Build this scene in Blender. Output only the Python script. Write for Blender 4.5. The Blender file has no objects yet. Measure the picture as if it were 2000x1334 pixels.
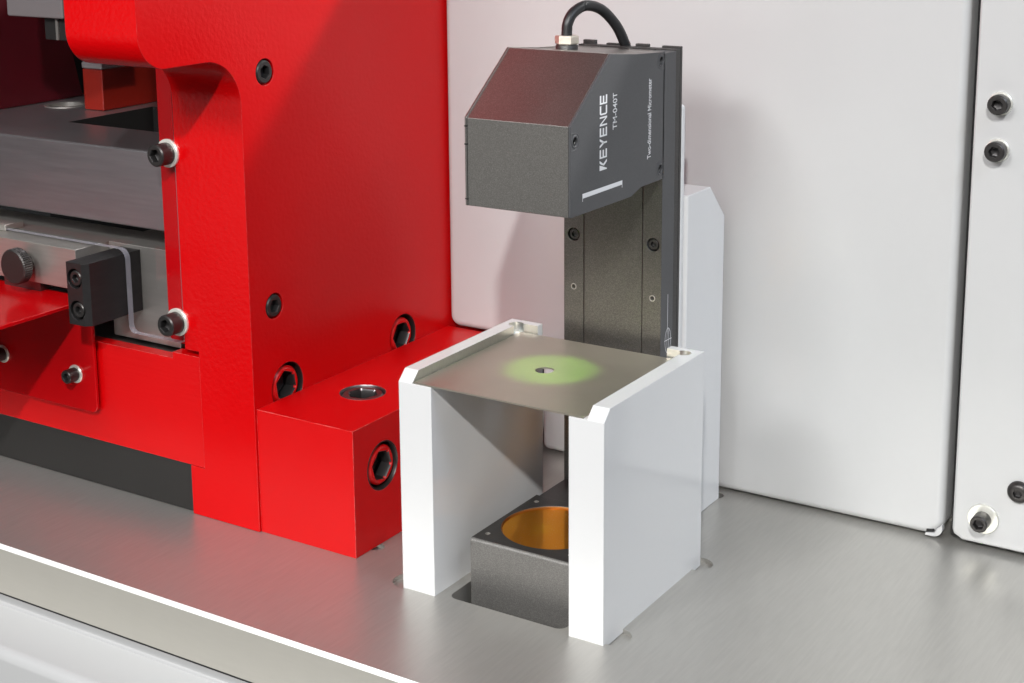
import bpy, bmesh, math, random
from mathutils import Vector, Matrix
random.seed(7)
S = bpy.context.scene
COL = S.collection
MM = 0.001

# ------------------------------------------------------------------ camera
cam_d = bpy.data.cameras.new('camera'); cam = bpy.data.objects.new('camera', cam_d); COL.objects.link(cam)
yaw, pitch, roll = 0.58040, 0.204635, -0.011504
fw = Vector((-math.sin(yaw)*math.cos(pitch), math.cos(yaw)*math.cos(pitch), -math.sin(pitch)))
r0 = Vector((math.cos(yaw), math.sin(yaw), 0)); u0 = r0.cross(fw)
rt = math.cos(roll)*r0 + math.sin(roll)*u0; up = -math.sin(roll)*r0 + math.cos(roll)*u0
cam.matrix_world = Matrix(((rt.x, up.x, -fw.x, .407885), (rt.y, up.y, -fw.y, -.747865), (rt.z, up.z, -fw.z, .452964), (0, 0, 0, 1)))
cam_d.sensor_width = 36; cam_d.lens = 36*3031.9/2000
cam_d.shift_x = 58.83/2000; cam_d.shift_y = -292.41/2000
cam_d.clip_start = .01; cam_d.clip_end = 50
S.camera = cam

# ------------------------------------------------------------------ light
S.view_settings.view_transform = 'Standard'; S.view_settings.look = 'None'
S.view_settings.exposure = 0; S.view_settings.gamma = 1
w = bpy.data.worlds.new('World'); S.world = w; w.use_nodes = True
bg = w.node_tree.nodes['Background']; bg.inputs[0].default_value = (.95, .97, 1.0, 1); bg.inputs[1].default_value = .02

def area(name, pos, target, size, energy, color=(1, 1, 1), size_y=None, spread=None, shape=None):
    d = bpy.data.lights.new(name, 'AREA'); d.energy = energy; d.color = color
    d.shape = shape or ('RECTANGLE' if size_y else 'SQUARE'); d.size = size
    if size_y: d.size_y = size_y
    if spread: d.spread = spread
    o = bpy.data.objects.new(name, d); COL.objects.link(o)
    o.location = Vector(pos); o.rotation_euler = (Vector(target)-Vector(pos)).to_track_quat('-Z', 'Y').to_euler()
    return o
CEN = Vector((-.08, .06, .15))
area('key_softbox', CEN+Vector((.37, -.72, .598))*2.2, CEN, .06, 38, (1, .99, .975))
area('left_softbox', CEN+Vector((-.16, -.80, .57))*2.2, CEN, .62, 23, (.99, 1, 1), size_y=.3)
area('wide_fill', CEN+Vector((.02, -.92, .46))*2.2, CEN, 1.3, 14, (.985, .995, 1), size_y=.5)  # added fill lamp, softens the contrast on the enclosure
area('back_lamp', CEN+Vector((.42, .62, .66))*2.6, CEN, .12, 60, (1, .99, .97))
area('right_softbox', CEN+Vector((.75, -.15, .65))*2.2, CEN, .8, 15, (.72, .83, 1))
area('side_fill', CEN+Vector((-.55, -.58, .60))*2.2, CEN, .6, 5.5, (1, 1, 1))  # added lamp so the gauge's folded edges catch a highlight
area('low_fill', CEN+Vector((-.52, -.84, -.12))*2.2, CEN, 1.3, 1.7, (1, .99, .97), size_y=.7)  # added lamp standing in for a bright floor in front

# ------------------------------------------------------------------ materials
def srgb(r, g, b):
    f = lambda c: (c/255/12.92) if c/255 <= .04045 else ((c/255+.055)/1.055)**2.4
    return (f(r), f(g), f(b), 1)

class N:
    def __init__(s, name):
        s.m = bpy.data.materials.new(name); s.m.use_nodes = True; s.t = s.m.node_tree
        s.b = s.t.nodes['Principled BSDF']; s.out = s.t.nodes['Material Output']; s.tc = None
    def new(s, typ, **kw):
        n = s.t.nodes.new(typ)
        for k, v in kw.items():
            if k in n.inputs.keys(): n.inputs[k].default_value = v
            else: setattr(n, k, v)
        return n
    def link(s, a, b): s.t.links.new(a, b)
    def coord(s, scale=(1, 1, 1), rot=(0, 0, 0)):
        if not s.tc: s.tc = s.new('ShaderNodeTexCoord')
        mp = s.new('ShaderNodeMapping'); mp.inputs['Scale'].default_value = scale; mp.inputs['Rotation'].default_value = rot
        s.link(s.tc.outputs['Object'], mp.inputs['Vector']); return mp.outputs['Vector']
    def noise(s, scale, detail=3, rough=.5, stretch=(1, 1, 1), rot=(0, 0, 0)):
        n = s.new('ShaderNodeTexNoise', Scale=scale, Detail=detail, Roughness=rough)
        s.link(s.coord(stretch, rot), n.inputs['Vector']); return n.outputs['Fac']
    def ramp(s, fac, a, b, lo=0., hi=1.):
        r = s.new('ShaderNodeMapRange'); r.inputs['From Min'].default_value = lo; r.inputs['From Max'].default_value = hi
        r.inputs['To Min'].default_value = a; r.inputs['To Max'].default_value = b
        s.link(fac, r.inputs['Value']); return r.outputs['Result']
    def mixc(s, fac, a, b):
        m = s.new('ShaderNodeMix', data_type='RGBA')
        s.link(fac, m.inputs['Factor']) if not isinstance(fac, float) else setattr(m.inputs['Factor'], 'default_value', fac)
        for v, sock in ((a, m.inputs['A']), (b, m.inputs['B'])):
            pass
        ia = [i for i in m.inputs if i.name == 'A' and i.type == 'RGBA'][0]; ib = [i for i in m.inputs if i.name == 'B' and i.type == 'RGBA'][0]
        for v, sock in ((a, ia), (b, ib)):
            if isinstance(v, tuple): sock.default_value = v
            else: s.link(v, sock)
        return [o for o in m.outputs if o.type == 'RGBA'][0]
    def bump(s, height, strength, dist, prev=None):
        b = s.new('ShaderNodeBump', Strength=strength, Distance=dist); s.link(height, b.inputs['Height'])
        if prev: s.link(prev, b.inputs['Normal'])
        return b.outputs['Normal']
    def set(s, **kw):
        for k, v in kw.items():
            k = k.replace('_', ' ')
            sock = s.b.inputs[k]
            if hasattr(v, 'is_output'): s.link(v, sock)
            else: sock.default_value = v
        return s

def rounded(n, radius):
    b = n.new('ShaderNodeBevel'); b.samples = 4; b.inputs['Radius'].default_value = radius*MM
    return b.outputs['Normal']

def paint(name, col, rough, peel=.1, peel_scale=500, var=.06, edge=None, spec=.5, coat=0.):
    n = N(name); big = n.noise(14, 4); c2 = tuple(c*(1-var*2) for c in col[:3])+(1,)
    n.set(Base_Color=n.mixc(big, c2, col), Metallic=0., Specular_IOR_Level=spec, Coat_Weight=coat, Coat_Roughness=.05)
    n.set(Roughness=n.ramp(n.noise(60, 4), rough*.85, rough*1.15))
    nm = rounded(n, edge) if edge else None
    if peel:
        nm = n.bump(n.noise(peel_scale, 2), peel, .0006, nm)
    if nm: n.set(Normal=nm)
    return n.m
M = {}
RED = (.56, .0008, .0020, 1)
M['red'] = paint('red_paint', RED, .34, .07, 700, .03, .5, .4)
M['red_cast'] = paint('red_cast_paint', RED, .24, .30, 330, .03, .7, .3)
M['red_chute'] = paint('red_chute_paint', (.48, .0014, .0035, 1), .16, .03, 300, .03)
M['red_sheet'] = paint('red_sheet_paint', (.50, .0016, .0042, 1), .16, .03, 300, .03)
M['red_milled'] = None
M['white'] = paint('white_gloss_paint', (.66, .66, .66, 1), .10, .09, 300, .006, .9)
M['powder'] = paint('pale_powder_coat', (.47, .47, .468, 1), .22, .03, 700, .008)
M['black_paint'] = paint('black_satin_paint', (.022, .021, .020, 1), .38, .08, 900, .1)
M['rubber'] = paint('black_rubber', (.014, .014, .015, 1), .42, .05, 1500, .1)
M['dark'] = paint('dark_void', (.006, .006, .006, 1), .7, 0)
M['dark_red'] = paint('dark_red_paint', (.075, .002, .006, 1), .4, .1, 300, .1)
M['orange'] = paint('orange_red_paint', (.22, .009, .003, 1), .35, .05, 300, .05)
M['white_ink'] = paint('white_ink', (.82, .82, .83, 1), .5, 0)
M['grey_plastic'] = paint('grey_plastic', (.19, .17, .17, 1), .45, .05, 700)

# milled red beam: fine horizontal cutter lines under the paint
n = N('red_milled_paint'); n.set(Base_Color=RED, Roughness=.27)
h = n.noise(1.0, 3, .6, (25, 1, 420)); n.set(Normal=n.bump(h, .22, .0006, n.bump(n.noise(420, 2), .10, .0006, rounded(n, .4))))
M['red_milled'] = n.m

def wear(mat, col, radius=.5):
    n = N.__new__(N); n.m = mat; n.t = mat.node_tree; n.b = n.t.nodes['Principled BSDF']; n.tc = None
    bv = n.new('ShaderNodeBevel'); bv.samples = 4; bv.inputs['Radius'].default_value = radius*MM
    g = n.new('ShaderNodeNewGeometry'); d = n.new('ShaderNodeVectorMath', operation='DOT_PRODUCT')
    n.link(bv.outputs['Normal'], d.inputs[0]); n.link(g.outputs['True Normal'], d.inputs[1])
    e = n.ramp(d.outputs['Value'], 0, 1, .97, .80); k = n.ramp(n.noise(260, 3), .1, 1, .35, .62)
    m = n.new('ShaderNodeMath', operation='MULTIPLY'); n.link(e, m.inputs[0]); n.link(k, m.inputs[1])
    sk = n.b.inputs['Base Color']; old = sk.links[0].from_socket if sk.links else tuple(sk.default_value)
    n.set(Base_Color=n.mixc(m.outputs[0], old, col))
wear(M['red'], (.72, .34, .32, 1), .55)
wear(M['red_milled'], (.68, .30, .28, 1), .4)
wear(M['red_cast'], (.60, .10, .10, 1), .6)

def metal(name, col, rough, stretch=None, sc=1.0, bump=.05, var=.12, edge=None, metallic=1., spots=0.):
    n = N(name)
    f = n.noise(sc, 4, .6, stretch or (200, 200, 200)); g = n.noise(22, 4, .6)
    c2 = tuple(c*(1-var) for c in col[:3])+(1,); c3 = tuple(min(1, c*(1+var)) for c in col[:3])+(1,)
    n.set(Base_Color=n.mixc(f, c2, c3), Metallic=metallic)
    add = n.new('ShaderNodeMath', operation='ADD'); n.link(n.ramp(f, rough*.75, rough*1.1), add.inputs[0]); n.link(n.ramp(g, -.05, .06), add.inputs[1])
    n.set(Roughness=add.outputs[0])
    nm = rounded(n, edge) if edge else None
    if bump: n.set(Normal=n.bump(f, bump, .0004, nm))
    return n.m
M['steel'] = metal('ground_steel', (.48, .455, .42, 1), .41, (6, 500, 500), 1., .02, .10, .3, .8)
M['steel_dark'] = metal('dark_ground_steel', (.25, .235, .24, 1), .40, (30, 300, 300), 1., .06, .14, .3)
M['steel_oily'] = metal('oily_dark_steel', (.13, .122, .118, 1), .42, (40, 120, 200), 1., .05, .25, .3)
M['zinc'] = metal('zinc_plate', (.82, .81, .74, 1), .34, (400, 400, 400), 1., .03, .06, None, .55)
M['nickel'] = metal('nickel_brass', (.66, .60, .52, 1), .34, (400, 400, 400), 1., .02, .08, None, .7)
M['bare'] = metal('milled_bare_steel', (.78, .77, .74, 1), .32, (500, 500, 120), 1., .04, .12)
M['black_oxide'] = metal('black_oxide_steel', (.060, .056, .054, 1), .42, (700, 700, 700), 1., .08, .2, .25, .75)
M['gunblack'] = metal('black_oxide_block', (.045, .042, .042, 1), .42, (300, 60, 300), 1., .04, .2, .5, .7)
M['lip_face'] = metal('milled_steel_dark_reflection', (.07, .068, .065, 1), .42, (200, 20, 300), 1., .03, .1)  # lip steel darkened in place of the sheet's dark reflection
M['sheet'] = metal('tarnished_steel_sheet', (.46, .425, .355, 1), .40, (33, 57, 31), 1., 0, .10, None, .8)

# dark steel slab with rows of little cutter marks
n = N('die_plate_steel'); f = n.noise(1., 3, .6, (25, 500, 420))
vor = n.new('ShaderNodeTexVoronoi', feature='F1', Scale=1.0); n.link(n.coord((330, 1, 130)), vor.inputs['Vector'])
dots = n.ramp(vor.outputs['Distance'], 1, 0, .03, .16)
low = n.new('ShaderNodeSeparateXYZ'); n.link(n.tc.outputs['Object'], low.inputs[0])
msk = n.ramp(low.outputs['Z'], 1., 0., .012, .040)
mul = n.new('ShaderNodeMath', operation='MULTIPLY'); n.link(dots, mul.inputs[0]); n.link(msk, mul.inputs[1])
brk = n.ramp(n.noise(45, 2), 0, 1, .45, .60); m2 = n.new('ShaderNodeMath', operation='MULTIPLY'); n.link(mul.outputs[0], m2.inputs[0]); n.link(brk, m2.inputs[1])
n.set(Base_Color=n.mixc(m2.outputs[0], n.mixc(f, (.42, .40, .41, 1), (.55, .525, .535, 1)), (.55, .52, .52, 1)), Metallic=.92, Roughness=n.ramp(f, .31, .41))
n.set(Normal=n.bump(f, .06, .0004, rounded(n, .5))); M['die'] = n.m

# milled aluminium table: lines along Y, soft mottling
n = N('table_aluminium')
ln = n.noise(1., 3, .55, (700, 26, 26)); rip = n.noise(1., 2, .5, (150, 14, 14), (0, 0, .10)); mot = n.noise(9, 5, .6)
fine = n.noise(900, 2)
c = n.mixc(ln, (.415, .402, .374, 1), (.535, .520, .486, 1)); c = n.mixc(mot, c, (.465, .455, .43, 1))
rb = n.new('ShaderNodeHueSaturation'); n.link(c, rb.inputs['Color']); n.link(n.ramp(n.noise(1., 2, .5, (420, 40, 40), (0, 0, .06)), .972, 1.022, .34, .66), rb.inputs['Value'])
n.set(Base_Color=rb.outputs[0], Metallic=.70)
a1 = n.new('ShaderNodeMath', operation='ADD'); n.link(n.ramp(ln, .33, .40), a1.inputs[0]); n.link(n.ramp(mot, -.03, .05), a1.inputs[1])
n.set(Roughness=a1.outputs[0])
nm = n.bump(rip, .20, .0010, rounded(n, .35)); nm = n.bump(ln, .05, .0003, nm); nm = n.bump(fine, .10, .0002, nm)
n.set(Normal=nm); M['table'] = n.m

M['chamfer'] = metal('chamfer_highlight_aluminium', (.88, .875, .86, 1), .5, (60, 400, 400), 1., .03, .03, None, .25)  # pale base colour carries the chamfer's bright highlight
M['table_edge'] = metal('sawn_aluminium', (.47, .45, .40, 1), .55, (60, 400, 400), 1., .05, .05, None, .35)

# metallic flake paints
def flake(name, lo, hi, rough, metallic, amt, scale=1500):
    n = N(name)
    v = n.new('ShaderNodeTexVoronoi', Scale=scale); n.link(n.coord(), v.inputs['Vector'])
    sp = n.new('ShaderNodeSeparateColor'); n.link(v.outputs['Color'], sp.inputs[0])
    g = n.noise(30, 3)
    f = n.ramp(sp.outputs[0], 0, 1, .35, 1.)
    n.set(Base_Color=n.mixc(f, lo, hi), Metallic=metallic, Roughness=n.ramp(g, rough*.9, rough*1.1))
    nm = rounded(n, .6)
    cl = n.new('ShaderNodeVectorMath', operation='SUBTRACT'); n.link(v.outputs['Color'], cl.inputs[0]); cl.inputs[1].default_value = (.5, .5, .5)
    sc = n.new('ShaderNodeVectorMath', operation='SCALE'); n.link(cl.outputs[0], sc.inputs[0]); sc.inputs['Scale'].default_value = amt
    ad = n.new('ShaderNodeVectorMath', operation='ADD'); n.link(nm, ad.inputs[0]); n.link(sc.outputs[0], ad.inputs[1])
    nn = n.new('ShaderNodeVectorMath', operation='NORMALIZE'); n.link(ad.outputs[0], nn.inputs[0])
    n.set(Normal=nn.outputs[0]); return n.m
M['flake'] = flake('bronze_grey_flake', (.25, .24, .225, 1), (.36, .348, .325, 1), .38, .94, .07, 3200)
M['flake_column'] = flake('darkened_head_flake', (.125, .118, .108, 1), (.19, .18, .165, 1), .38, .9, .09, 2600)  # the head's flake paint, mixed darker for the column
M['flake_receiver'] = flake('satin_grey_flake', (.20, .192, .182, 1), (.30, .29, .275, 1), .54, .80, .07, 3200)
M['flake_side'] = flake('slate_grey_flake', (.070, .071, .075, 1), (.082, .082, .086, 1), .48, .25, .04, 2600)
M['flake_dark'] = flake('dark_grey_flake', (.040, .038, .037, 1), (.058, .055, .053, 1), .42, .5, .08, 2600)

# clear sheet: Fresnel mirror over a see-through body
def clear(name, tint, haze):
    n = N(name); n.t.nodes.remove(n.b)
    tr = n.new('ShaderNodeBsdfTransparent'); tr.inputs[0].default_value = tint
    gl = n.new('ShaderNodeBsdfGlossy'); gl.inputs['Roughness'].default_value = .02; gl.inputs[0].default_value = (1, 1, 1, 1)
    fr = n.new('ShaderNodeFresnel'); fr.inputs[0].default_value = 1.45
    mx = n.new('ShaderNodeMixShader'); 
    geo = n.new('ShaderNodeNewGeometry'); inv = n.new('ShaderNodeMath', operation='SUBTRACT'); inv.inputs[0].default_value = 1; n.link(geo.outputs['Backfacing'], inv.inputs[1])
    fm = n.new('ShaderNodeMath', operation='MULTIPLY'); n.link(fr.outputs[0], fm.inputs[0]); n.link(inv.outputs[0], fm.inputs[1])
    n.link(fm.outputs[0], mx.inputs[0]); n.link(tr.outputs[0], mx.inputs[1]); n.link(gl.outputs[0], mx.inputs[2])
    last = mx.outputs[0]
    if haze:
        df = n.new('ShaderNodeBsdfDiffuse'); df.inputs[0].default_value = (.62, .60, .66, 1)
        m2 = n.new('ShaderNodeMixShader'); m2.inputs[0].default_value = haze; n.link(last, m2.inputs[1]); n.link(df.outputs[0], m2.inputs[2]); last = m2.outputs[0]
    n.link(last, n.out.inputs['Surface']); return n.m
M['acrylic'] = clear('clear_acrylic', (.95, .95, .955, 1), 0)
M['acrylic_edge'] = clear('acrylic_cut_edge', (.72, .71, .74, 1), .30)

# amber interference filter with specks of dust
n = N('amber_filter'); d = n.ramp(n.noise(1500, 1), 0, 1, .70, .76); z = n.noise(40, 3)
tint = n.mixc(d, n.mixc(z, (.80, .31, .012, 1), (.90, .40, .03, 1)), (.85, .62, .35, 1))
n.set(Base_Color=tint, Metallic=.92, Roughness=n.ramp(d, .31, .5))
sharp = n.new('ShaderNodeBsdfGlossy'); sharp.inputs['Roughness'].default_value = .015; n.link(tint, sharp.inputs['Color'])
mx = n.new('ShaderNodeMixShader'); mx.inputs[0].default_value = .42; n.link(n.b.outputs[0], mx.inputs[1]); n.link(sharp.outputs[0], mx.inputs[2]); n.link(mx.outputs[0], n.out.inputs['Surface'])
M['amber'] = n.m
n = N('amber_reflection_ring'); n.set(Base_Color=(.42, .17, .04, 1), Metallic=.8, Roughness=.3); M['amber_reflection_ring'] = n.m  # recess wall coloured amber for the window's reflection in it
n = N('green_emitter'); n.set(Base_Color=(.1, .5, .15, 1), Roughness=.1, Emission_Color=(.3, 1, .25, 1), Emission_Strength=1.2); M['green'] = n.m

# ------------------------------------------------------------------ mesh helpers (millimetres in, metres out)
def finish(name, bm, mat, parent, origin, smooth=40, bevel=0., seg=2, mats=None):
    bmesh.ops.remove_doubles(bm, verts=bm.verts, dist=1e-5)
    bmesh.ops.recalc_face_normals(bm, faces=bm.faces)
    bmesh.ops.translate(bm, vec=-Vector(origin), verts=bm.verts)
    bmesh.ops.scale(bm, vec=(MM, MM, MM), verts=bm.verts)
    me = bpy.data.meshes.new(name); bm.to_mesh(me); bm.free()
    for mt in ([mat]+(mats or [])): me.materials.append(mt)
    for p in me.polygons: p.use_smooth = True
    o = bpy.data.objects.new(name, me); COL.objects.link(o)
    if parent is not None: o.parent = parent
    else: o.location = Vector(origin)*MM
    if bevel:
        b = o.modifiers.new('edge', 'BEVEL'); b.width = bevel*MM; b.segments = seg; b.limit_method = 'ANGLE'; b.angle_limit = math.radians(35); b.harden_normals = True
    else:
        me.set_sharp_from_angle(angle=math.radians(smooth))
    return o
ORIG = {}
def thing(name, label, cat, loc, group=None):
    o = bpy.data.objects.new(name, None); COL.objects.link(o); o.location = Vector(loc)*MM; o.empty_display_size = .01
    o['label'] = label; o['category'] = cat
    if group: o['group'] = group
    ORIG[o.name] = Vector(loc); return o
def org(p):
    while p.parent: p = p.parent
    return ORIG[p.name]
def part(name, bm, mat, parent, **kw): return finish(name, bm, mat, parent, org(parent), **kw)
def prism(poly, axis, a, b):
    """poly: 2-D points in the two other axes (in x,y,z order); extruded along axis from a to b"""
    bm = bmesh.new()
    def P(u, v, t): return {'x': (t, u, v), 'y': (u, t, v), 'z': (u, v, t)}[axis]
    A = [bm.verts.new(P(u, v, a)) for u, v in poly]; B = [bm.verts.new(P(u, v, b)) for u, v in poly]
    bm.faces.new(A); bm.faces.new(B[::-1]); k = len(poly)
    for i in range(k): bm.faces.new((A[i], B[i], B[(i+1) % k], A[(i+1) % k]))
    return bm
def box(x0, x1, y0, y1, z0, z1): return prism([(x0, y0), (x1, y0), (x1, y1), (x0, y1)], 'z', z0, z1)
def join(*bms):
    out = bms[0]
    for b in bms[1:]:
        me = bpy.data.meshes.new('tmp'); b.to_mesh(me); b.free(); out.from_mesh(me); bpy.data.meshes.remove(me)
    return out
def arc(cx, cy, r, a0, a1, n=8): return [(cx+r*math.cos(math.radians(a0+(a1-a0)*i/n)), cy+r*math.sin(math.radians(a0+(a1-a0)*i/n))) for i in range(n+1)]
def rrect(x0, x1, y0, y1, r, n=6):
    return arc(x1-r, y0+r, r, -90, 0, n)+arc(x1-r, y1-r, r, 0, 90, n)+arc(x0+r, y1-r, r, 90, 180, n)+arc(x0+r, y0+r, r, 180, 270, n)
AX = {'x': Matrix.Rotation(math.radians(90), 4, 'Y'), '-y': Matrix.Rotation(math.radians(90), 4, 'X'), 'z': Matrix.Identity(4)}
def lathe(prof, seg=48, center=(0, 0, 0), axis='z', knurl=None):
    """prof: (radius, height) list along the axis, closed at both ends"""
    bm = bmesh.new(); rings = []
    for k, (r, h) in enumerate(prof):
        if r < 1e-6: rings.append([bm.verts.new((0, 0, h))]); continue
        ring = []
        for i in range(seg):
            rr = r*(1-(.03 if knurl and k in knurl and i % 2 else 0)); t = 2*math.pi*i/seg
            ring.append(bm.verts.new((rr*math.cos(t), rr*math.sin(t), h)))
        rings.append(ring)
    for a, b in zip(rings, rings[1:]):
        for i in range(seg):
            j = (i+1) % seg
            if len(a) == 1 and len(b) == 1: continue
            if len(a) == 1: bm.faces.new((a[0], b[i], b[j]))
            elif len(b) == 1: bm.faces.new((a[i], b[0], a[j]))
            else: bm.faces.new((a[i], b[i], b[j], a[j]))
    bm.transform(Matrix.Translation(center) @ AX[axis]); return bm
def cyl(c, r, h0, h1, axis='z', seg=48): return lathe([(0, h0), (r, h0), (r, h1), (0, h1)], seg, c, axis)
def cut(obj, cutters, solver='EXACT'):
    """boolean difference, applied; cutters are bmeshes in world millimetres"""
    o0 = org(obj) if obj.parent else Vector(obj.location)/MM
    tmp = []
    for c in cutters:
        t = finish('cutter', c, M['dark'], None, o0); t.location = (0, 0, 0); t.data.materials.clear(); t.data.materials.append(obj.data.materials[0]); tmp.append(t)
    par, loc = obj.parent, obj.location.copy(); obj.parent = None; obj.location = (0, 0, 0)
    held = [(m.type, m.width, m.segments) for m in obj.modifiers]; obj.modifiers.clear()
    for t in tmp:
        md = obj.modifiers.new('b', 'BOOLEAN'); md.object = t; md.operation = 'DIFFERENCE'; md.solver = solver
    bpy.context.view_layer.update()
    ev = obj.evaluated_get(bpy.context.evaluated_depsgraph_get()); me = bpy.data.meshes.new_from_object(ev)
    obj.modifiers.clear(); old = obj.data; nm = old.name; obj.data = me; bpy.data.meshes.remove(old); me.name = nm
    for t in tmp:
        d = t.data; bpy.data.objects.remove(t); bpy.data.meshes.remove(d)
    obj.parent = par; obj.location = loc
    for p in me.polygons: p.use_smooth = True
    me.set_sharp_from_angle(angle=math.radians(35))
    return obj
def hexr(t, af):
    a = (t % (math.pi/3))-math.pi/6; return af/2/math.cos(a)
def screw_bm(d, h, af, depth, seg=72, knurl=True, button=False, ch=.06):
    """socket head, resting on z=0, top at z=h"""
    bm = bmesh.new(); R = d/2
    if button:
        prof = [(R, 0), (R, h*.25), (R*.93, h*.55), (R*.80, h*.80), (R*.64, h)]
    else:
        prof = [(R, 0), (R, h-d*ch), (R-d*ch, h)]
    rings = []
    for k, (r, z) in enumerate(prof):
        rings.append([bm.verts.new((r*(1-(.022 if knurl and not button and k < 2 and i % 2 else 0))*math.cos(2*math.pi*i/seg), r*(1-(.022 if knurl and not button and k < 2 and i % 2 else 0))*math.sin(2*math.pi*i/seg), z)) for i in range(seg)])
    for s, z in ((1.10, h), (1., h-.05*d), (1., h-depth)):
        rings.append([bm.verts.new((hexr(2*math.pi*i/seg, af*s)*math.cos(2*math.pi*i/seg), hexr(2*math.pi*i/seg, af*s)*math.sin(2*math.pi*i/seg), z)) for i in range(seg)])
    for a, b in zip(rings, rings[1:]):
        for i in range(seg): bm.faces.new((a[i], b[i], b[(i+1) % seg], a[(i+1) % seg]))
    c = bm.verts.new((0, 0, h-depth-.2*af))
    for i in range(seg): bm.faces.new((rings[-1][i], c, rings[-1][(i+1) % seg])).material_index = 1
    for f in bm.faces:
        if f.calc_center_median().z < h-.01*d and math.hypot(*f.calc_center_median()[:2]) < hexr(0, af)*1.0: f.material_index = 1
    return bm
CACHE = {}
def screw(parent, pos, axis, key, d, h, af, depth, mat, washer=None, spin=0., **kw):
    """a socket screw as a part sharing its mesh with its likes; washer = (outer diameter, thickness)"""
    nm = 'cap_screw' if not kw.get('button') else 'button_screw'
    if key not in CACHE:
        o = finish(nm, screw_bm(d, h, af, depth, **kw), mat, None, (0, 0, 0), mats=[M['gunblack']]); CACHE[key] = o.data; bpy.data.objects.remove(o)
        if washer:
            wd, wt = washer
            o = finish('washer', lathe([(d*.3, .1), (wd/2-.4, .1), (wd/2, .4), (wd/2, wt-.4), (wd/2-.4, wt), (d*.3, wt), (d*.3, .1)], 56), M['zinc'], None, (0, 0, 0)); CACHE[key+'w'] = o.data; bpy.data.objects.remove(o)
    o = bpy.data.objects.new(nm, CACHE[key]); COL.objects.link(o); o.parent = parent
    rot = AX[axis] @ Matrix.Rotation(spin, 4, 'Z')
    off = Vector((0, 0, washer[1] if washer else 0)); off = AX[axis] @ off
    o.matrix_local = Matrix.Translation((Vector(pos)+off-org(parent))*MM) @ rot
    if washer:
        q = bpy.data.objects.new('washer', CACHE[key+'w']); COL.objects.link(q); q.parent = o
        q.location = (0, 0, -washer[1]*MM)
    return o
def tube(pts, r, seg=20, sub=8):
    """round cable through points (Catmull-Rom)"""
    P = [Vector(p) for p in pts]; L = []
    for i in range(len(P)-1):
        p0, p1, p2, p3 = P[max(i-1, 0)], P[i], P[i+1], P[min(i+2, len(P)-1)]
        for k in range(sub):
            t = k/sub; L.append(.5*((2*p1)+(p2-p0)*t+(2*p0-5*p1+4*p2-p3)*t*t+(3*p1-p0-3*p2+p3)*t**3))
    L.append(P[-1]); bm = bmesh.new(); rings = []; ref = Vector((.3, .9, .2))
    for i, p in enumerate(L):
        d = (L[min(i+1, len(L)-1)]-L[max(i-1, 0)]).normalized(); a = d.cross(ref).normalized(); b = d.cross(a)
        rings.append([bm.verts.new(p+r*(a*math.cos(2*math.pi*k/seg)+b*math.sin(2*math.pi*k/seg))) for k in range(seg)])
    for a, b in zip(rings, rings[1:]):
        for k in range(seg): bm.faces.new((a[k], b[k], b[(k+1) % seg], a[(k+1) % seg]))
    bm.faces.new(rings[0]); bm.faces.new(rings[-1][::-1]); return bm

# ------------------------------------------------------------------ setting: the metal table
base = finish('table_top', prism([(-93.0, 0), (-95, -2.7), (-95, -36), (340, -36), (340, 0)], 'x', -760, 460), M['table'], None, (0, 0, 0))
base['kind'] = 'structure'; base['label'] = 'grey milled metal table top the whole machine stands on'
cut(base, [prism(rrect(-114.5, -30, 4, 173, 6), 'z', -50, 5),
           cyl((-.5, 14, 0), 11, -3, 3), cyl((-.5, 131, 0), 10, -3, 3), cyl((-148.5, 9.5, 0), 11, -3, 3), cyl((-147, 131, 0), 10, -3, 3),
           cyl((-198, 40, 0), 5.5, -3, 3), cyl((-39, 242.5, 0), 6, -30, 5)])

base.data.materials.append(M['table_edge']); base.data.materials.append(M['chamfer'])
for p in base.data.polygons:
    if p.normal.y < -.95 and p.center.y < -.0945: p.material_index = 1
    elif p.center.y < -.093 and p.normal.z > .3 and p.normal.y < -.3: p.material_index = 2

# white sheet-metal cover below the table's front edge
t = thing('machine_cover', 'white sheet metal cover below the front edge of the metal table', 'cover panel', (-150, -110, -260))
prof = [(-84, -40.4), (-97.2, -40.4)]+arc(-97.2, -41.6, 1.2, 90, 180, 4)+[(-98.6, -42.6), (-100.4, -43.2), (-131, -45.4)]+arc(-131.8, -53.4, 8, 86, 172, 8)+[(-142, -260), (-84, -260)]
part('panel', prism(prof, 'x', -760, 460), M['powder'], t)
part('seal', box(-760, 460, -91, -70, -40.2, -36.2), M['rubber'], t)

# ------------------------------------------------------------------ white enclosure behind
t = thing('enclosure', 'large plain white sheet metal enclosure standing behind the gauge', 'machine enclosure', (-80, 300, 0))
poly = [(-194, 1.6), (117, 1.6), (125.6, 9), (125.6, 493), (-281.2, 493)]+arc(-272.2, 99.5, 9, 180, 270, 8)+[(-194, 90.6)]
o = part('cabinet', prism(poly, 'y', 252, 330), M['powder'], t, bevel=7, seg=6)
part('corner_notch_shade', prism([(114.4, 4.0), (119.6, 5.2), (119.4, 6.6), (114.6, 6.0)], 'y', 251.4, 253.5), M['dark'], t)  # near-black patch in place of the shade inside the notch
part('corner_tab', prism([(113.2, 1.5), (119.0, 1.5)]+arc(119.0, 8.0, 6.5, -90, 25, 7)+[(121.6, 8.0), (120.2, 4.6), (114.2, 3.6)], 'y', 251.3, 257), M['powder'], t, bevel=.5)
t = thing('side_panel', 'white side panel with black bolts at the right edge beside the dark gap', 'machine panel', (220, 300, 0))
poly = [(139, 3.6), (430, 3.6), (430, 493), (131.9, 493)]+arc(139.9, 11.6, 8, 180, 225, 5)[:-1]
part('panel', prism(poly, 'y', 251, 300), M['powder'], t, bevel=2.2, seg=4)
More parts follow.
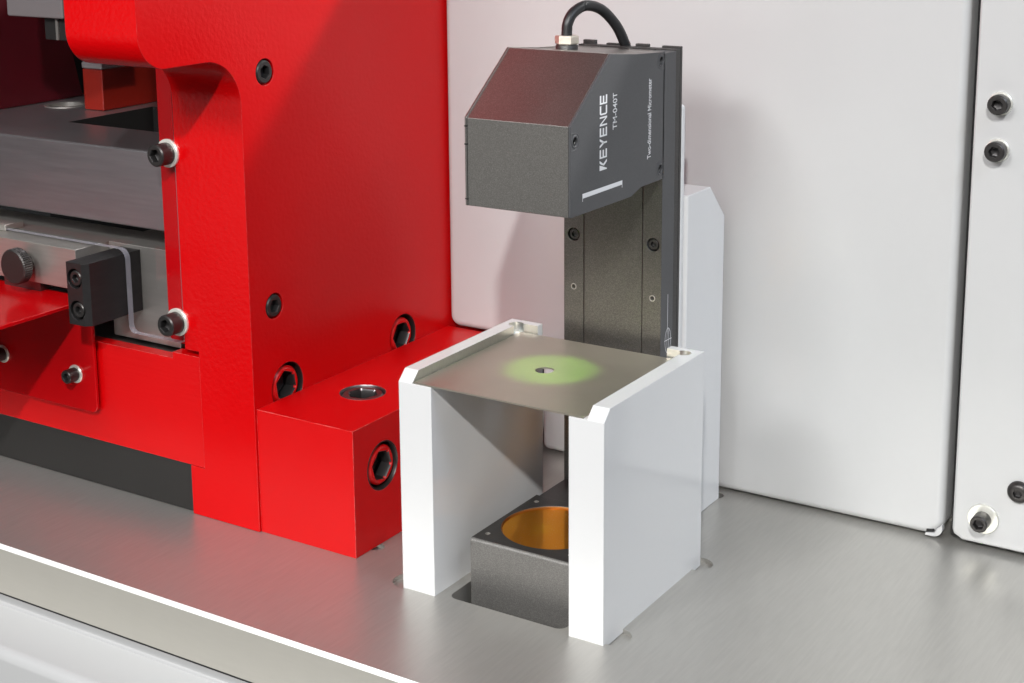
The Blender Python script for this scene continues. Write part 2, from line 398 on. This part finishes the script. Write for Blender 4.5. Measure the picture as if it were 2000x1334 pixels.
part('backing', box(128.6, 300, 262, 299, 1, 492), M['dark'], t)
for x, z, sp in ((148.6, 303.6, .3), (148.3, 273.4, .9)):
    screw(t, (x, 251, z), '-y', 'cap8', 13, 8, 6, 4, M['black_oxide'], washer=(15, 1.4), spin=sp)
screw(t, (152.6, 251, 22.6), '-y', 'cap8long', 11.5, 10.5, 6, 4.5, M['black_oxide'], washer=(20.5, 2), spin=.2)
screw(t, (174.6, 251, 46.4), '-y', 'button', 15, 4.6, 5, 2.6, M['black_oxide'], button=True)

# ------------------------------------------------------------------ red press frame
t = thing('punch_press', 'thick red cast C-shaped press body towering at the left', 'press frame', (-313, 150, 0))
prof = [(15.4, .3), (15.4, 302)]+arc(-16.6, 302, 32, 0, 90, 12)+arc(-52, 357, 23, 270, 180, 12)+[(-75, 675), (330, 675), (330, .3)]
fr = part('casting', prism(prof, 'x', -344.6, -282), M['red_cast'], t, smooth=30)
cut(fr, [box(-350, -331.6, 0, 70, 37, 124), cyl((-282, 40, 321.5), 9.2, -12, 4, 'x'), cyl((-282, 40.4, 158.5), 9.2, -12, 4, 'x'),
         cyl((-282, 51.3, 97.6), 17.2, -20, 4, 'x'), cyl((-282, 189.8, 98.0), 17.2, -20, 4, 'x')])
for y, z, sp in ((40, 321.5, .1), (40.4, 158.5, .35)):
    screw(t, (-290.6, y, z), 'x', 'frame16', 16, 8.2, 8, 5, M['black_oxide'], washer=(18, .6), spin=sp)
for y, z, sp in ((51.3, 97.6, .15), (189.8, 98.0, .5)):
    part('bore_liner', lathe([(16.2, -19), (17.3, -19), (17.3, -.5), (17.0, -.2), (16.6, -.6), (16.2, -19)], 56, (-282, y, z), 'x'), M['black_oxide'], t)
    screw(t, (-298, y, z), 'x', 'frame30', 28, 14.6, 18, 11, M['red'], spin=sp, knurl=False)
    
# red foot block bolted to the frame
t = thing('foot_block', 'square red steel block bolted to the press frame foot', 'mounting block', (-240, 120, 0))
fb = part('body', box(-281.6, -198.2, 17.2, 251.5, .2, 90.2), M['red'], t)
cut(fb, [cyl((-240.8, 84, 90.2), 16.6, -16, 3), cyl((-198.2, 49.2, 56), 17.4, -16, 4, 'x')])
screw(t, (-240.8, 84, 75.4), 'z', 'foot_top', 30.4, 14.0, 18, 8, M['steel_dark'], spin=.25, knurl=False, ch=.05)
part('bore_liner', lathe([(15.9, -15), (16.55, -15), (16.55, .1), (16.3, .15), (15.9, -.6), (15.9, -15)], 56, (-240.8, 84, 90.2)), M['steel_dark'], t)
screw(t, (-213.4, 49.2, 56), 'x', 'frame30', 28, 14.6, 18, 11, M['red'], spin=.3, knurl=False)
part('bore_liner', lathe([(15.9, -15), (17.3, -15), (17.3, .1), (16.8, .3), (16.3, -.5), (15.9, -15)], 56, (-198.2, 49.2, 56), 'x'), M['black_oxide'], t)

# red cross beam with black foot
t = thing('bed_beam', 'low red milled cross beam with a notched top edge', 'press bed', (-520, 40, 37))
poly = [(-740, 37.3), (-332.2, 37.3), (-332.2, 119.6), (-357.8, 119.6), (-357.8, 115), (-740, 115)]
part('beam', prism(poly, 'y', 16.1, 26), M['red_milled'], t)
part('bed_top', box(-740, -346, 26.2, 140, 60, 114.6), M['steel_oily'], t)
t = thing('beam_plinth', 'long matt black plinth under the red cross beam', 'plinth', (-520, 40, 0))
part('plinth', box(-740, -345.4, 18, 80, .3, 36.9), M['black_paint'], t, bevel=.6)

# ------------------------------------------------------------------ clear guard sheet
t = thing('guard_sheet', 'clear acrylic guard sheet bolted over the press opening', 'machine guard', (-360, 16, 124))
poly = [(-740, 189)]+arc(-407, 181.5, 7.5, 90, 0, 6)+arc(-394.0, 133, 5.5, 180, 270, 6)+[(-349, 127.5), (-345.6, 131), (-345.6, 470), (-740, 470)]
bm = prism(poly, 'y', 15.7, 20.6)
bm.normal_update()
for f in bm.faces:
    if abs(f.normal.y) < .5: f.material_index = 1
part('sheet', bm, M['acrylic'], t, mats=[M['acrylic_edge']])
screw(t, (-350.6, 15.7, 264), '-y', 'guard', 15.6, 11.5, 8, 5, M['black_oxide'], washer=(20, 2.2), spin=.1)
screw(t, (-349.8, 15.7, 143.2), '-y', 'guard', 15.6, 11.5, 8, 5, M['black_oxide'], washer=(20, 2.2), spin=.4)
t = thing('guard_post', 'flat red upright strip behind the clear sheet beside the column', 'post', (-355, 24, 124))
part('strip', prism([(-364.6, 332), (-364.6, 129), (-361, 125.2), (-346, 125.2), (-346, 332)], 'y', 21.2, 30), M['red_sheet'], t)

# ------------------------------------------------------------------ press interior behind the sheet
t = thing('die_plate', 'thick dark ground steel slab with a round hole in its top', 'steel plate', (-520, 90, 202))
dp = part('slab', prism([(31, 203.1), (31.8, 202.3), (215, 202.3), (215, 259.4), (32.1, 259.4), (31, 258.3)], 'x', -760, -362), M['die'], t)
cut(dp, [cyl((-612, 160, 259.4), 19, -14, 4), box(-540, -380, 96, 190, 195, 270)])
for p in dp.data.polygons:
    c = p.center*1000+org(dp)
    if -541 < c.x < -379 and 95 < c.y < 191 and abs(p.normal.z) < .5: p.material_index = 1  # slot walls coloured black to carry the shade inside the slot
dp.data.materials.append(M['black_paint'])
part('bush', lathe([(14, -12), (18.6, -12), (18.6, .6), (16, 1.0), (14, .2), (14, -12)], 48, (-612, 160, 259.4)), M['steel'], t)
t = thing('die_shoe', 'steel block behind the clear tab of the guard sheet', 'steel block', (-395, 60, 116))
part('block', box(-434, -366, 33, 120, 116, 188), M['steel'], t, bevel=.6)
part('rail', box(-740, -366, 62, 90, 114.8, 122), M['steel_dark'], t, bevel=.6)
t = thing('guide_bar', 'bright ground steel bar with a black knurled knob', 'steel bar', (-520, 30, 157))
part('bar', box(-740, -435.6, 2, 70, 157, 187.4), M['steel'], t, bevel=.5)
kb = part('knob', lathe([(0, 0), (12.2, 0), (13.4, 1), (13.4, 7.6), (12.4, 8.6), (6.6, 8.8), (6.2, 9.6), (6.2, 15.2), (0, 15.2)], 96, (-487, -13, 171), '-y', None), M['black_oxide'], t)
kb.data.transform(Matrix.Translation(Vector((-487, -13, 171))*MM-org(kb)*MM) @ Matrix.Rotation(math.pi, 4, 'Z') @ Matrix.Translation(-(Vector((-487, -13, 171))*MM-org(kb)*MM)))
for v in kb.data.vertices:      # knurling: every second meridian pressed in
    p = v.co*1000+org(kb)-Vector((-487, -13, 171)); rr = math.hypot(p.x, p.z)
    if 12.9 < rr < 14 and int(round(math.atan2(p.z, p.x)/(2*math.pi/96))) % 2:
        v.co.x -= p.x/rr*.5*MM; v.co.z -= p.z/rr*.5*MM
kb.data.set_sharp_from_angle(angle=math.radians(25))
part('pad', box(-520, -480, 6, 20, 149, 156.8), M['steel_dark'], t)
t = thing('stop_block', 'black rectangular block with two recessed socket screws', 'stop block', (-411, 10, 140))
sb = part('body', prism([(-421.4, -20), (-406.2, -20), (-401.8, -16.4), (-401.8, 32.6), (-421.4, 32.6)], 'z', 140, 185.4), M['gunblack'], t)
cut(sb, [cyl((-413.3, -20, 174), 7.2, -7, 3, '-y'), cyl((-412.5, -20, 150.8), 7.2, -7, 3, '-y')])
for x, z, sp in ((-413.3, 174, .2), (-412.5, 150.8, .55)):
    screw(t, (x, -13.2, z), '-y', 'stop', 11.4, 6.2, 5.4, 3.6, M['black_oxide'], spin=sp)
t = thing('chute', 'glossy red bent sheet metal chute bolted to the cross beam', 'chute', (-490, 12, 60))
part('back_plate', prism([(-740, 60.5)]+arc(-438.5, 66, 5.5, 270, 360, 6)+[(-433, 146.6), (-740, 146.6)], 'y', 10.6, 13.6), M['red_chute'], t, bevel=.7)
part('tray', prism([(-125, 146.4), (8.4, 146.4)]+[(13.6, 146.8), (13.6, 149.2), (-125, 149.2)], 'x', -740, -433.2), M['red_chute'], t, bevel=.7)
screw(t, (-452.8, 10.6, 88.6), '-y', 'chute', 10.4, 9, 5.2, 4, M['black_oxide'], washer=(14, 1.6), spin=.2)
screw(t, (-533.2, 10.6, 91), '-y', 'chute', 10.4, 9, 5.2, 4, M['black_oxide'], washer=(14, 1.6), spin=.5)
t = thing('press_ram', 'grey tool holder with a black clamp hanging high in the press', 'tool holder', (-512, 70, 330))
part('holder', box(-560, -497.5, 60, 120, 346, 470), M['grey_plastic'], t, bevel=1.5)
part('clamp', box(-525, -499, 66, 112, 329, 345.8), M['black_paint'], t, bevel=.6)
part('pin', box(-511.2, -508.8, 64.4, 65.8, 329.4, 346), M['steel'], t)
t = thing('latch', 'small bright steel latch piece on the guide bar', 'latch', (-545, 24, 187.5))
part('body', box(-600, -527, 16, 34, 187.6, 192.6), M['steel'], t, bevel=.8)
t = thing('orange_housing', 'orange red housing with a grey lid behind the die plate', 'machine housing', (-555, 200, 259.6))
part('body', box(-579, -556, 150, 222, 259.7, 294), M['orange'], t, bevel=1)
part('lid', box(-579.5, -555.5, 149.5, 222.5, 294.2, 300), M['grey_plastic'], t, bevel=1.5)
t = thing('rear_wall', 'dark red inner wall of the press far behind the die plate', 'machine wall', (-650, 250, 116))
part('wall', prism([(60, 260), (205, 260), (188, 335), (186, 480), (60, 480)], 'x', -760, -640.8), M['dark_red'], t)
t = thing('back_opening_shade', 'black sheet standing in for the dark open back of the press', 'cover plate', (-500, 265, 116))
part('plate', box(-760, -346, 262, 272, 116, 480), M['black_paint'], t)  # black sheet added for the darkness of the open back

# ------------------------------------------------------------------ two white risers
def riser(label, left):
    xo, xi, xl = (-146.6, -121.9, -136.2) if left else (0, -23.6, -11.4)      # outer face, inner face, lip face
    t = thing('riser', label, 'riser block', ((xo+xi)/2, 67, 0), 'white risers carrying the steel sheet')
    s = 1 if left else -1
    lo, hi = min(xo, xi), max(xo, xi)
    b = part('block', box(lo, hi, 0, 134.2, -2.4, 146.3), M['white'], t)
    r = 5.0; cx, cy = xl-s*1.0, 127.8-r*.62          # round cutter relief in the inner corner
    pocket = prism([(xl, -5), (xi+s*5, -5), (xi+s*5, 127.8), (xl, 127.8)], 'z', 139.4, 150)
    chamfer = prism([(-1, 138.44), (10, 148.98), (10, 152), (-1, 152)], 'x', lo-2, hi+2)
    cut(b, [pocket, cyl((cx, cy, 146.3), r, -6.9, 4, 'z', 40), chamfer])
    me = b.data; me.materials.append(M['bare']); me.materials.append(M['lip_face'])
    for p in me.polygons:
        c = p.center*1000+org(b)
        if c.z > 139.3 and abs(p.normal.z) < .3 and 1 < c.y < 130 and abs(c.x-xo) > 2:
            p.material_index = 2 if p.normal.x*s > .95 and c.y < 100 else 1
    return t
riser('left white riser block standing beside the red foot block', True)
riser('right white riser block standing nearest the viewer and the open table', False)

# steel sheet lying across the risers
t = thing('steel_sheet', 'thin tarnished square steel sheet with a small central hole, lit green', 'steel sheet', (-75, 63, 139.5))
def holed_sheet(x0, x1, y0, y1, z0, z1, cx, cy, r, k=64):
    ang = sorted([2*math.pi*i/k for i in range(k)]+[math.atan2(y-cy, x-cx) % (2*math.pi) for x in (x0, x1) for y in (y0, y1)])
    bm = bmesh.new(); rows = []
    for z in (z0, z1):
        inner, outer = [], []
        for a in ang:
            c, q = math.cos(a), math.sin(a)
            m = min(((x1 if c > 0 else x0)-cx)/c if abs(c) > 1e-9 else 1e9, ((y1 if q > 0 else y0)-cy)/q if abs(q) > 1e-9 else 1e9)
            inner.append(bm.verts.new((cx+r*c, cy+r*q, z))); outer.append(bm.verts.new((cx+m*c, cy+m*q, z)))
        rows.append((inner, outer))
    (ia, oa), (ib, ob) = rows; n_ = len(ang)
    for i in range(n_):
        j = (i+1) % n_
        for quad in ((ia[i], oa[i], oa[j], ia[j]), (ib[i], ib[j], ob[j], ob[i]), (ia[i], ia[j], ib[j], ib[i]), (oa[i], ob[i], ob[j], oa[j])): bm.faces.new(quad)
    return bm
part('sheet', holed_sheet(-135.2, -14.4, .4, 126.0, 139.55, 140.6, -77.4, 62.7, 6.1), M['sheet'], t)

# ------------------------------------------------------------------ white mounting bracket of the gauge
t = thing('gauge_bracket', 'white bracket block with a sloped top corner behind the gauge column', 'bracket', (-73, 205, 0))
part('upright_plate', prism(rrect(-108, -36.8, .2, 299.4, 3), 'y', 172.6, 177.6), M['white'], t, bevel=.8)
part('support_block', prism([(178.4, .2), (238, .2), (238, 212.6), (213.8, 237.4), (178.4, 237.4)], 'x', -110, -34.3), M['white'], t, bevel=.5)

# ------------------------------------------------------------------ optical gauge
t = thing('optical_gauge', 'dark grey C-shaped optical gauge with white lettering and a black cable', 'measuring gauge', (-73.4, 100, -30))
HX0, HX1 = -110.2, -36.4
hp = [(24.4, 251.8), (100.4, 251.0), (113.6, 254.8), (145.0, 254.8), (145.0, 337.4), (108, 339.8), (73, 343.6), (24.4, 306)]
bm = prism(hp, 'x', HX0+1.6, HX1-1.6); head = part('head', bm, M['flake'], t, bevel=2.0, seg=4)
def shrink(k): return [(y+(.5 if y < 30 else 0), z-(.4 if z > 300 else 0)+(.3 if z < 252 else 0)) for y, z in hp]
# end covers, the right one holding the three screw wells
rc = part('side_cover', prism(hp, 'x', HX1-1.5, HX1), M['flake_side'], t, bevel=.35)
WELL = ((29.4, 296.6), (140.2, 332.2), (140.0, 261.9))
rc.modifiers.clear()
cut(rc, [cyl((HX1, y, z), 2.7, -6, 3, 'x', 32) for y, z in WELL])
cut(head, [cyl((HX1, y, z), 2.4, -9, 3, 'x', 32) for y, z in WELL])
for y, z in WELL:
    part('screw_well', lathe([(2.75, -1.2), (2.75, .15), (3.0, .35), (3.5, .35), (4.1, .0), (4.1, -1.2)], 36, (HX1, y, z), 'x'), M['flake_side'], t)
    screw(t, (HX1-7, y, z), 'x', 'well', 4.2, 2.4, 2, 1.4, M['black_oxide'], knurl=False)
# rounded tab outlines round the wells
for (y, z), d in zip(WELL, (-1, 1, 1)):
    e = 24.6 if d < 0 else 144.8
    outer = [(e, z-5.4), (y, z-5.4)]+arc(y, z, 5.4, -90, 90, 10)[1:]+[(e, z+5.4)] if d < 0 else [(e, z+5.4), (y, z+5.4)]+arc(y, z, 5.4, 90, 270, 10)[1:]+[(e, z-5.4)]
    inn = [(e, z-4.8), (y, z-4.8)]+arc(y, z, 4.8, -90, 90, 10)[1:]+[(e, z+4.8)] if d < 0 else [(e, z+4.8), (y, z+4.8)]+arc(y, z, 4.8, 90, 270, 10)[1:]+[(e, z-4.8)]
    bm = bmesh.new()
    A = [[bm.verts.new((x, p[0], p[1])) for p in pts] for pts, x in ((outer, HX1-.2), (outer, HX1+.12), (inn, HX1+.12), (inn, HX1-.2))]
    for a, b in zip(A, A[1:]):
        for i in range(len(a)-1): bm.faces.new((a[i], b[i], b[i+1], a[i+1]))
    part('well_rim', bm, M['flake_side'], t)
lc = [(p[0]-(.6 if p[0] < 30 else 0), p[1]+(.5 if p[1] > 300 else 0)) for p in hp]
part('side_cover', prism(lc, 'x', HX0, HX0+1.5), M['flake'], t, bevel=.3)
for z0, z1 in ((300.6, 301.6), (289.4, 290.4), (255.6, 256.4)): part('fold_seam', box(HX0-.1, HX0+1.8, 23.5, 25, z0, z1), M['flake_dark'], t)
part('emitter_lens', cyl((-73.4, 66, 250.6), 28, -.4, .4), M['green'], t)
# column: two flanges and a middle panel, ribbed back
part('column_panel', box(-94.6, -50.6, 143.8, 160, -30, 336.4), M['flake_column'], t, bevel=.35)
cl = part('column_flange', box(HX0, -95.0, 143.8, 161.4, -30, 336.4), M['flake_column'], t, bevel=.4); cl.modifiers.clear()
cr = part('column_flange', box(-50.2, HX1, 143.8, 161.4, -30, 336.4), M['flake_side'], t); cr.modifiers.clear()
bm = bmesh.new(); bm.from_mesh(cr.data); bm.normal_update()
for f in bm.faces:
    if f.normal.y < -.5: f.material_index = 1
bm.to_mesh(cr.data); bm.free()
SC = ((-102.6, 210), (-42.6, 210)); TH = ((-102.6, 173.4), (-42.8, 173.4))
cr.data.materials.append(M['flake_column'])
for ob, k in ((cl, 0), (cr, 1)):
    mats = list(ob.data.materials)
    cut(ob, [cyl((SC[k][0], 143.8, SC[k][1]), 4.6, -5, 3, '-y', 36), cyl((TH[k][0], 143.8, TH[k][1]), 2.1, -6, 3, '-y', 24)])
    screw(t, (SC[k][0], 148.2, SC[k][1]), '-y', 'col', 7.4, 4, 3.4, 2.2, M['black_oxide'], spin=.3*k, knurl=False)
    part('thread_insert', lathe([(1.5, -5), (1.5, .1), (2.2, .1), (2.3, -5)], 24, (TH[k][0], 143.8, TH[k][1]), '-y'), M['steel'], t)
part('column_back', box(HX0+.4, HX1-.5, 162.2, 168.5, -30, 337.2), M['flake_dark'], t, bevel=.4)
for xa, xb, zt in ((HX0+.4, -100.5, 339.6), (-92, -83, 338.2), (-70, -60.5, 338.8), (-50.5, HX1-.5, 338.4)):
    part('back_rib', box(xa, xb, 168.7, 172.2, -30, zt), M['flake_dark'], t, bevel=.4)
# lower receiver with amber window
hz = 33.6
lb = part('receiver', prism([(106, -30), (106, hz)]+arc(26.6, hz-2.4, 2.4, 90, 180, 6)+[(24.2, -30)], 'x', HX0, HX1), M['flake_receiver'], t)
cut(lb, [cyl((-73.4, 66, hz), 34, -3.2, 4, 'z', 72)]+[cyl((x, y, hz), 1.7, -6, 3, 'z', 20) for x in (-104.2, -42.6) for y in (35.4, 96)])
bm = bmesh.new(); bm.from_mesh(lb.data); bm.normal_update()
for f in bm.faces:
    if f.normal.z > .97 and f.calc_center_median().z*1000 > 30: f.material_index = 1
bm.to_mesh(lb.data); bm.free(); lb.data.materials.append(M['flake_dark']); lb.data.set_sharp_from_angle(angle=math.radians(35))
part('receiver_arm', box(HX0+1.6, HX1-1.6, 106.2, 143.6, -30, hz-.4), M['flake_dark'], t, bevel=.5)
part('lens_ring', lathe([(32.7, -3.1), (33.9, -3.1), (33.9, -.3), (33.6, -.2), (32.7, -2.6), (32.7, -3.1)], 72, (-73.4, 66, hz)), M['amber_reflection_ring'], t)
part('amber_window', cyl((-73.4, 66, hz), 33.0, -4.2, -1.3, 'z', 72), M['amber'], t)
for x in (-104.2, -42.6):
    for y in (35.4, 96): part('thread_insert', lathe([(1.2, -5), (1.2, -.2), (1.75, .05), (1.8, -5)], 20, (x, y, hz)), M['steel'], t)
# cable gland, nut and cable
G = (-92.0, 116.0)
part('gland', lathe([(0, 336), (7.2, 336), (7.2, 341.6), (6.6, 342.4), (0, 342.4)], 40, (G[0], G[1], 0)), M['flake_dark'], t)
nut = lathe([(0, 342.6), (7.3, 342.6), (7.8, 343.4), (7.8, 347.2), (7.2, 348.2), (0, 348.2)], 6, (G[0], G[1], 0)); bmesh.ops.rotate(nut, cent=(G[0], G[1], 0), matrix=Matrix.Rotation(.35, 3, 'Z'), verts=nut.verts)
part('nut', nut, M['nickel'], t, smooth=20)
part('cable', tube([(G[0], G[1], 344), (G[0], G[1], 350), (-91.6, 117, 356.5), (-90.2, 122, 362.5), (-87.5, 133, 366), (-84, 147, 362.5), (-80.5, 160, 352), (-78.5, 168.5, 340), (-78, 171, 332), (-78, 171, 300)], 3.5), M['rubber'], t)

# lettering: flat print on the +X face, reading upwards (u along +Z, v along -Y)
def uv(u, v, x): return (x, v, u)
def print_poly(polys, name, x=HX1+.05, th=.06):
    bm = bmesh.new()
    for pl in polys:
        A = [bm.verts.new((x+th, -v, u)) for u, v in pl]
        f = bm.faces.new(A)
        if f.normal.x < 0: f.normal_flip()
    bmesh.ops.triangulate(bm, faces=bm.faces)
    return part(name, bm, M['white_ink'], t)
def R(x0, y0, x1, y1): return [(x0, y0), (x1, y0), (x1, y1), (x0, y1)]
def letter(ch):
    T = .19
    if ch == 'E': return [R(0, 0, .16, 1), R(.16, 0, .92, T), R(.16, .405, .86, .595), R(.16, 1-T, .92, 1)]
    if ch == 'Y': return [[(0, 1), (.24, 1), (.58, .52), (.58, .40), (.40, .40)], [(.98, 1), (.74, 1), (.40, .52), (.40, .40), (.58, .40)], R(.40, 0, .58, .40)]
    if ch == 'N': return [R(0, 0, .17, 1), R(.78, 0, .95, 1), [(.17, 1), (.17, .78), (.78, 0), (.78, .22)]]
    if ch == 'C': return [[(0, .14), (.14, 0), (.17, 0), (.17, 1), (.14, 1), (0, .86)], R(.17, 0, .95, T), R(.17, 1-T, .95, 1)]
    if ch == 'K': return [[(0, 0), (0, 1), (.58, 1), (.14, .06), (.08, 0)], [(.62, .80), (.80, 1), (1.06, 1), (.66, .52), (.46, .47), (.42, .40)], [(.42, .40), (.60, .56), (1.06, 0), (.80, 0)]]
x0 = 274.2; pitchw = [7.3, 6.55, 6.75, 6.55, 6.6, 6.5, 6.4]
for ch, wd in zip('KEYENCE', pitchw):
    print_poly([[(x0+u*5.9, -68.2+v*9.1) for u, v in pl] for pl in letter(ch)], 'print_letter'); x0 += wd
def text(s, z0, z1, ybase, cap, bold):
    cu = bpy.data.curves.new('txt', 'FONT'); cu.body = s; cu.size = 1; cu.offset = bold
    o = bpy.data.objects.new('txt', cu); COL.objects.link(o); bpy.context.view_layer.update()
    me = bpy.data.meshes.new_from_object(o.evaluated_get(bpy.context.evaluated_depsgraph_get()))
    bpy.data.objects.remove(o); bpy.data.curves.remove(cu)
    xs = [v.co.x for v in me.vertices]; ys = [v.co.y for v in me.vertices]; xa, xb = min(xs), max(xs)
    k = cap/.70
    bm = bmesh.new(); bm.from_mesh(me); bpy.data.meshes.remove(me)
    for v in bm.verts: v.co = (HX1+.11, ybase-v.co.y*k, z0+(v.co.x-xa)/(xb-xa)*(z1-z0))
    return part('print_line', bm, M['white_ink'], t)
text('TM-040T', 297.0, 319.6, 80.8, 5.4, .004)
text('Two-dimensional Micrometer', 271.3, 322.8, 126.5, 4.9, .012)
print_poly([[(263.9, -38.2), (263.6, -88.3), (260.9, -88.3), (261.0, -38.2)], [(261.1, -38.2), (259.2, -38.2), (259.2, -38.7), (261.1, -38.7)], [(261, -88.3), (259.0, -88.3), (259.0, -87.8), (261, -87.8)]], 'print_bar')
def stroke(a, b, wd):
    d = Vector((b[0]-a[0], b[1]-a[1])).normalized(); q = Vector((-d.y, d.x))*wd/2
    return [(a[0]+q.x, a[1]+q.y), (b[0]+q.x, b[1]+q.y), (b[0]-q.x, b[1]-q.y), (a[0]-q.x, a[1]-q.y)]
el = [(142.6+8.6*math.cos(k*math.pi/16), -154.6+4.2*math.sin(k*math.pi/16)) for k in range(33)]
ei = [(142.6+8.0*math.cos(k*math.pi/16), -154.6+1.3*math.sin(k*math.pi/16)) for k in range(33)]
print_poly([stroke((151, -153.9), (174.8, -153.9), .45)]+[stroke(a, b, .45) for a, b in zip(el, el[1:])]+[stroke(a, b, .4) for a, b in zip(ei, ei[1:])]+[stroke((143.2, -149.6), (143.0, -160.2), .5)], 'print_axis_mark')

# green measuring light shining down from the gauge head
g = area('gauge_light', (-.0750, .066, .2498), (-.0750, .066, .0), .058, .015, (.36, 1, .02), spread=math.radians(10), shape='DISK')

S.cycles.max_bounces = 10; S.cycles.transparent_max_bounces = 12
S.cycles.caustics_reflective = True; S.cycles.blur_glossy = 0.; S.cycles.sample_clamp_indirect = 12
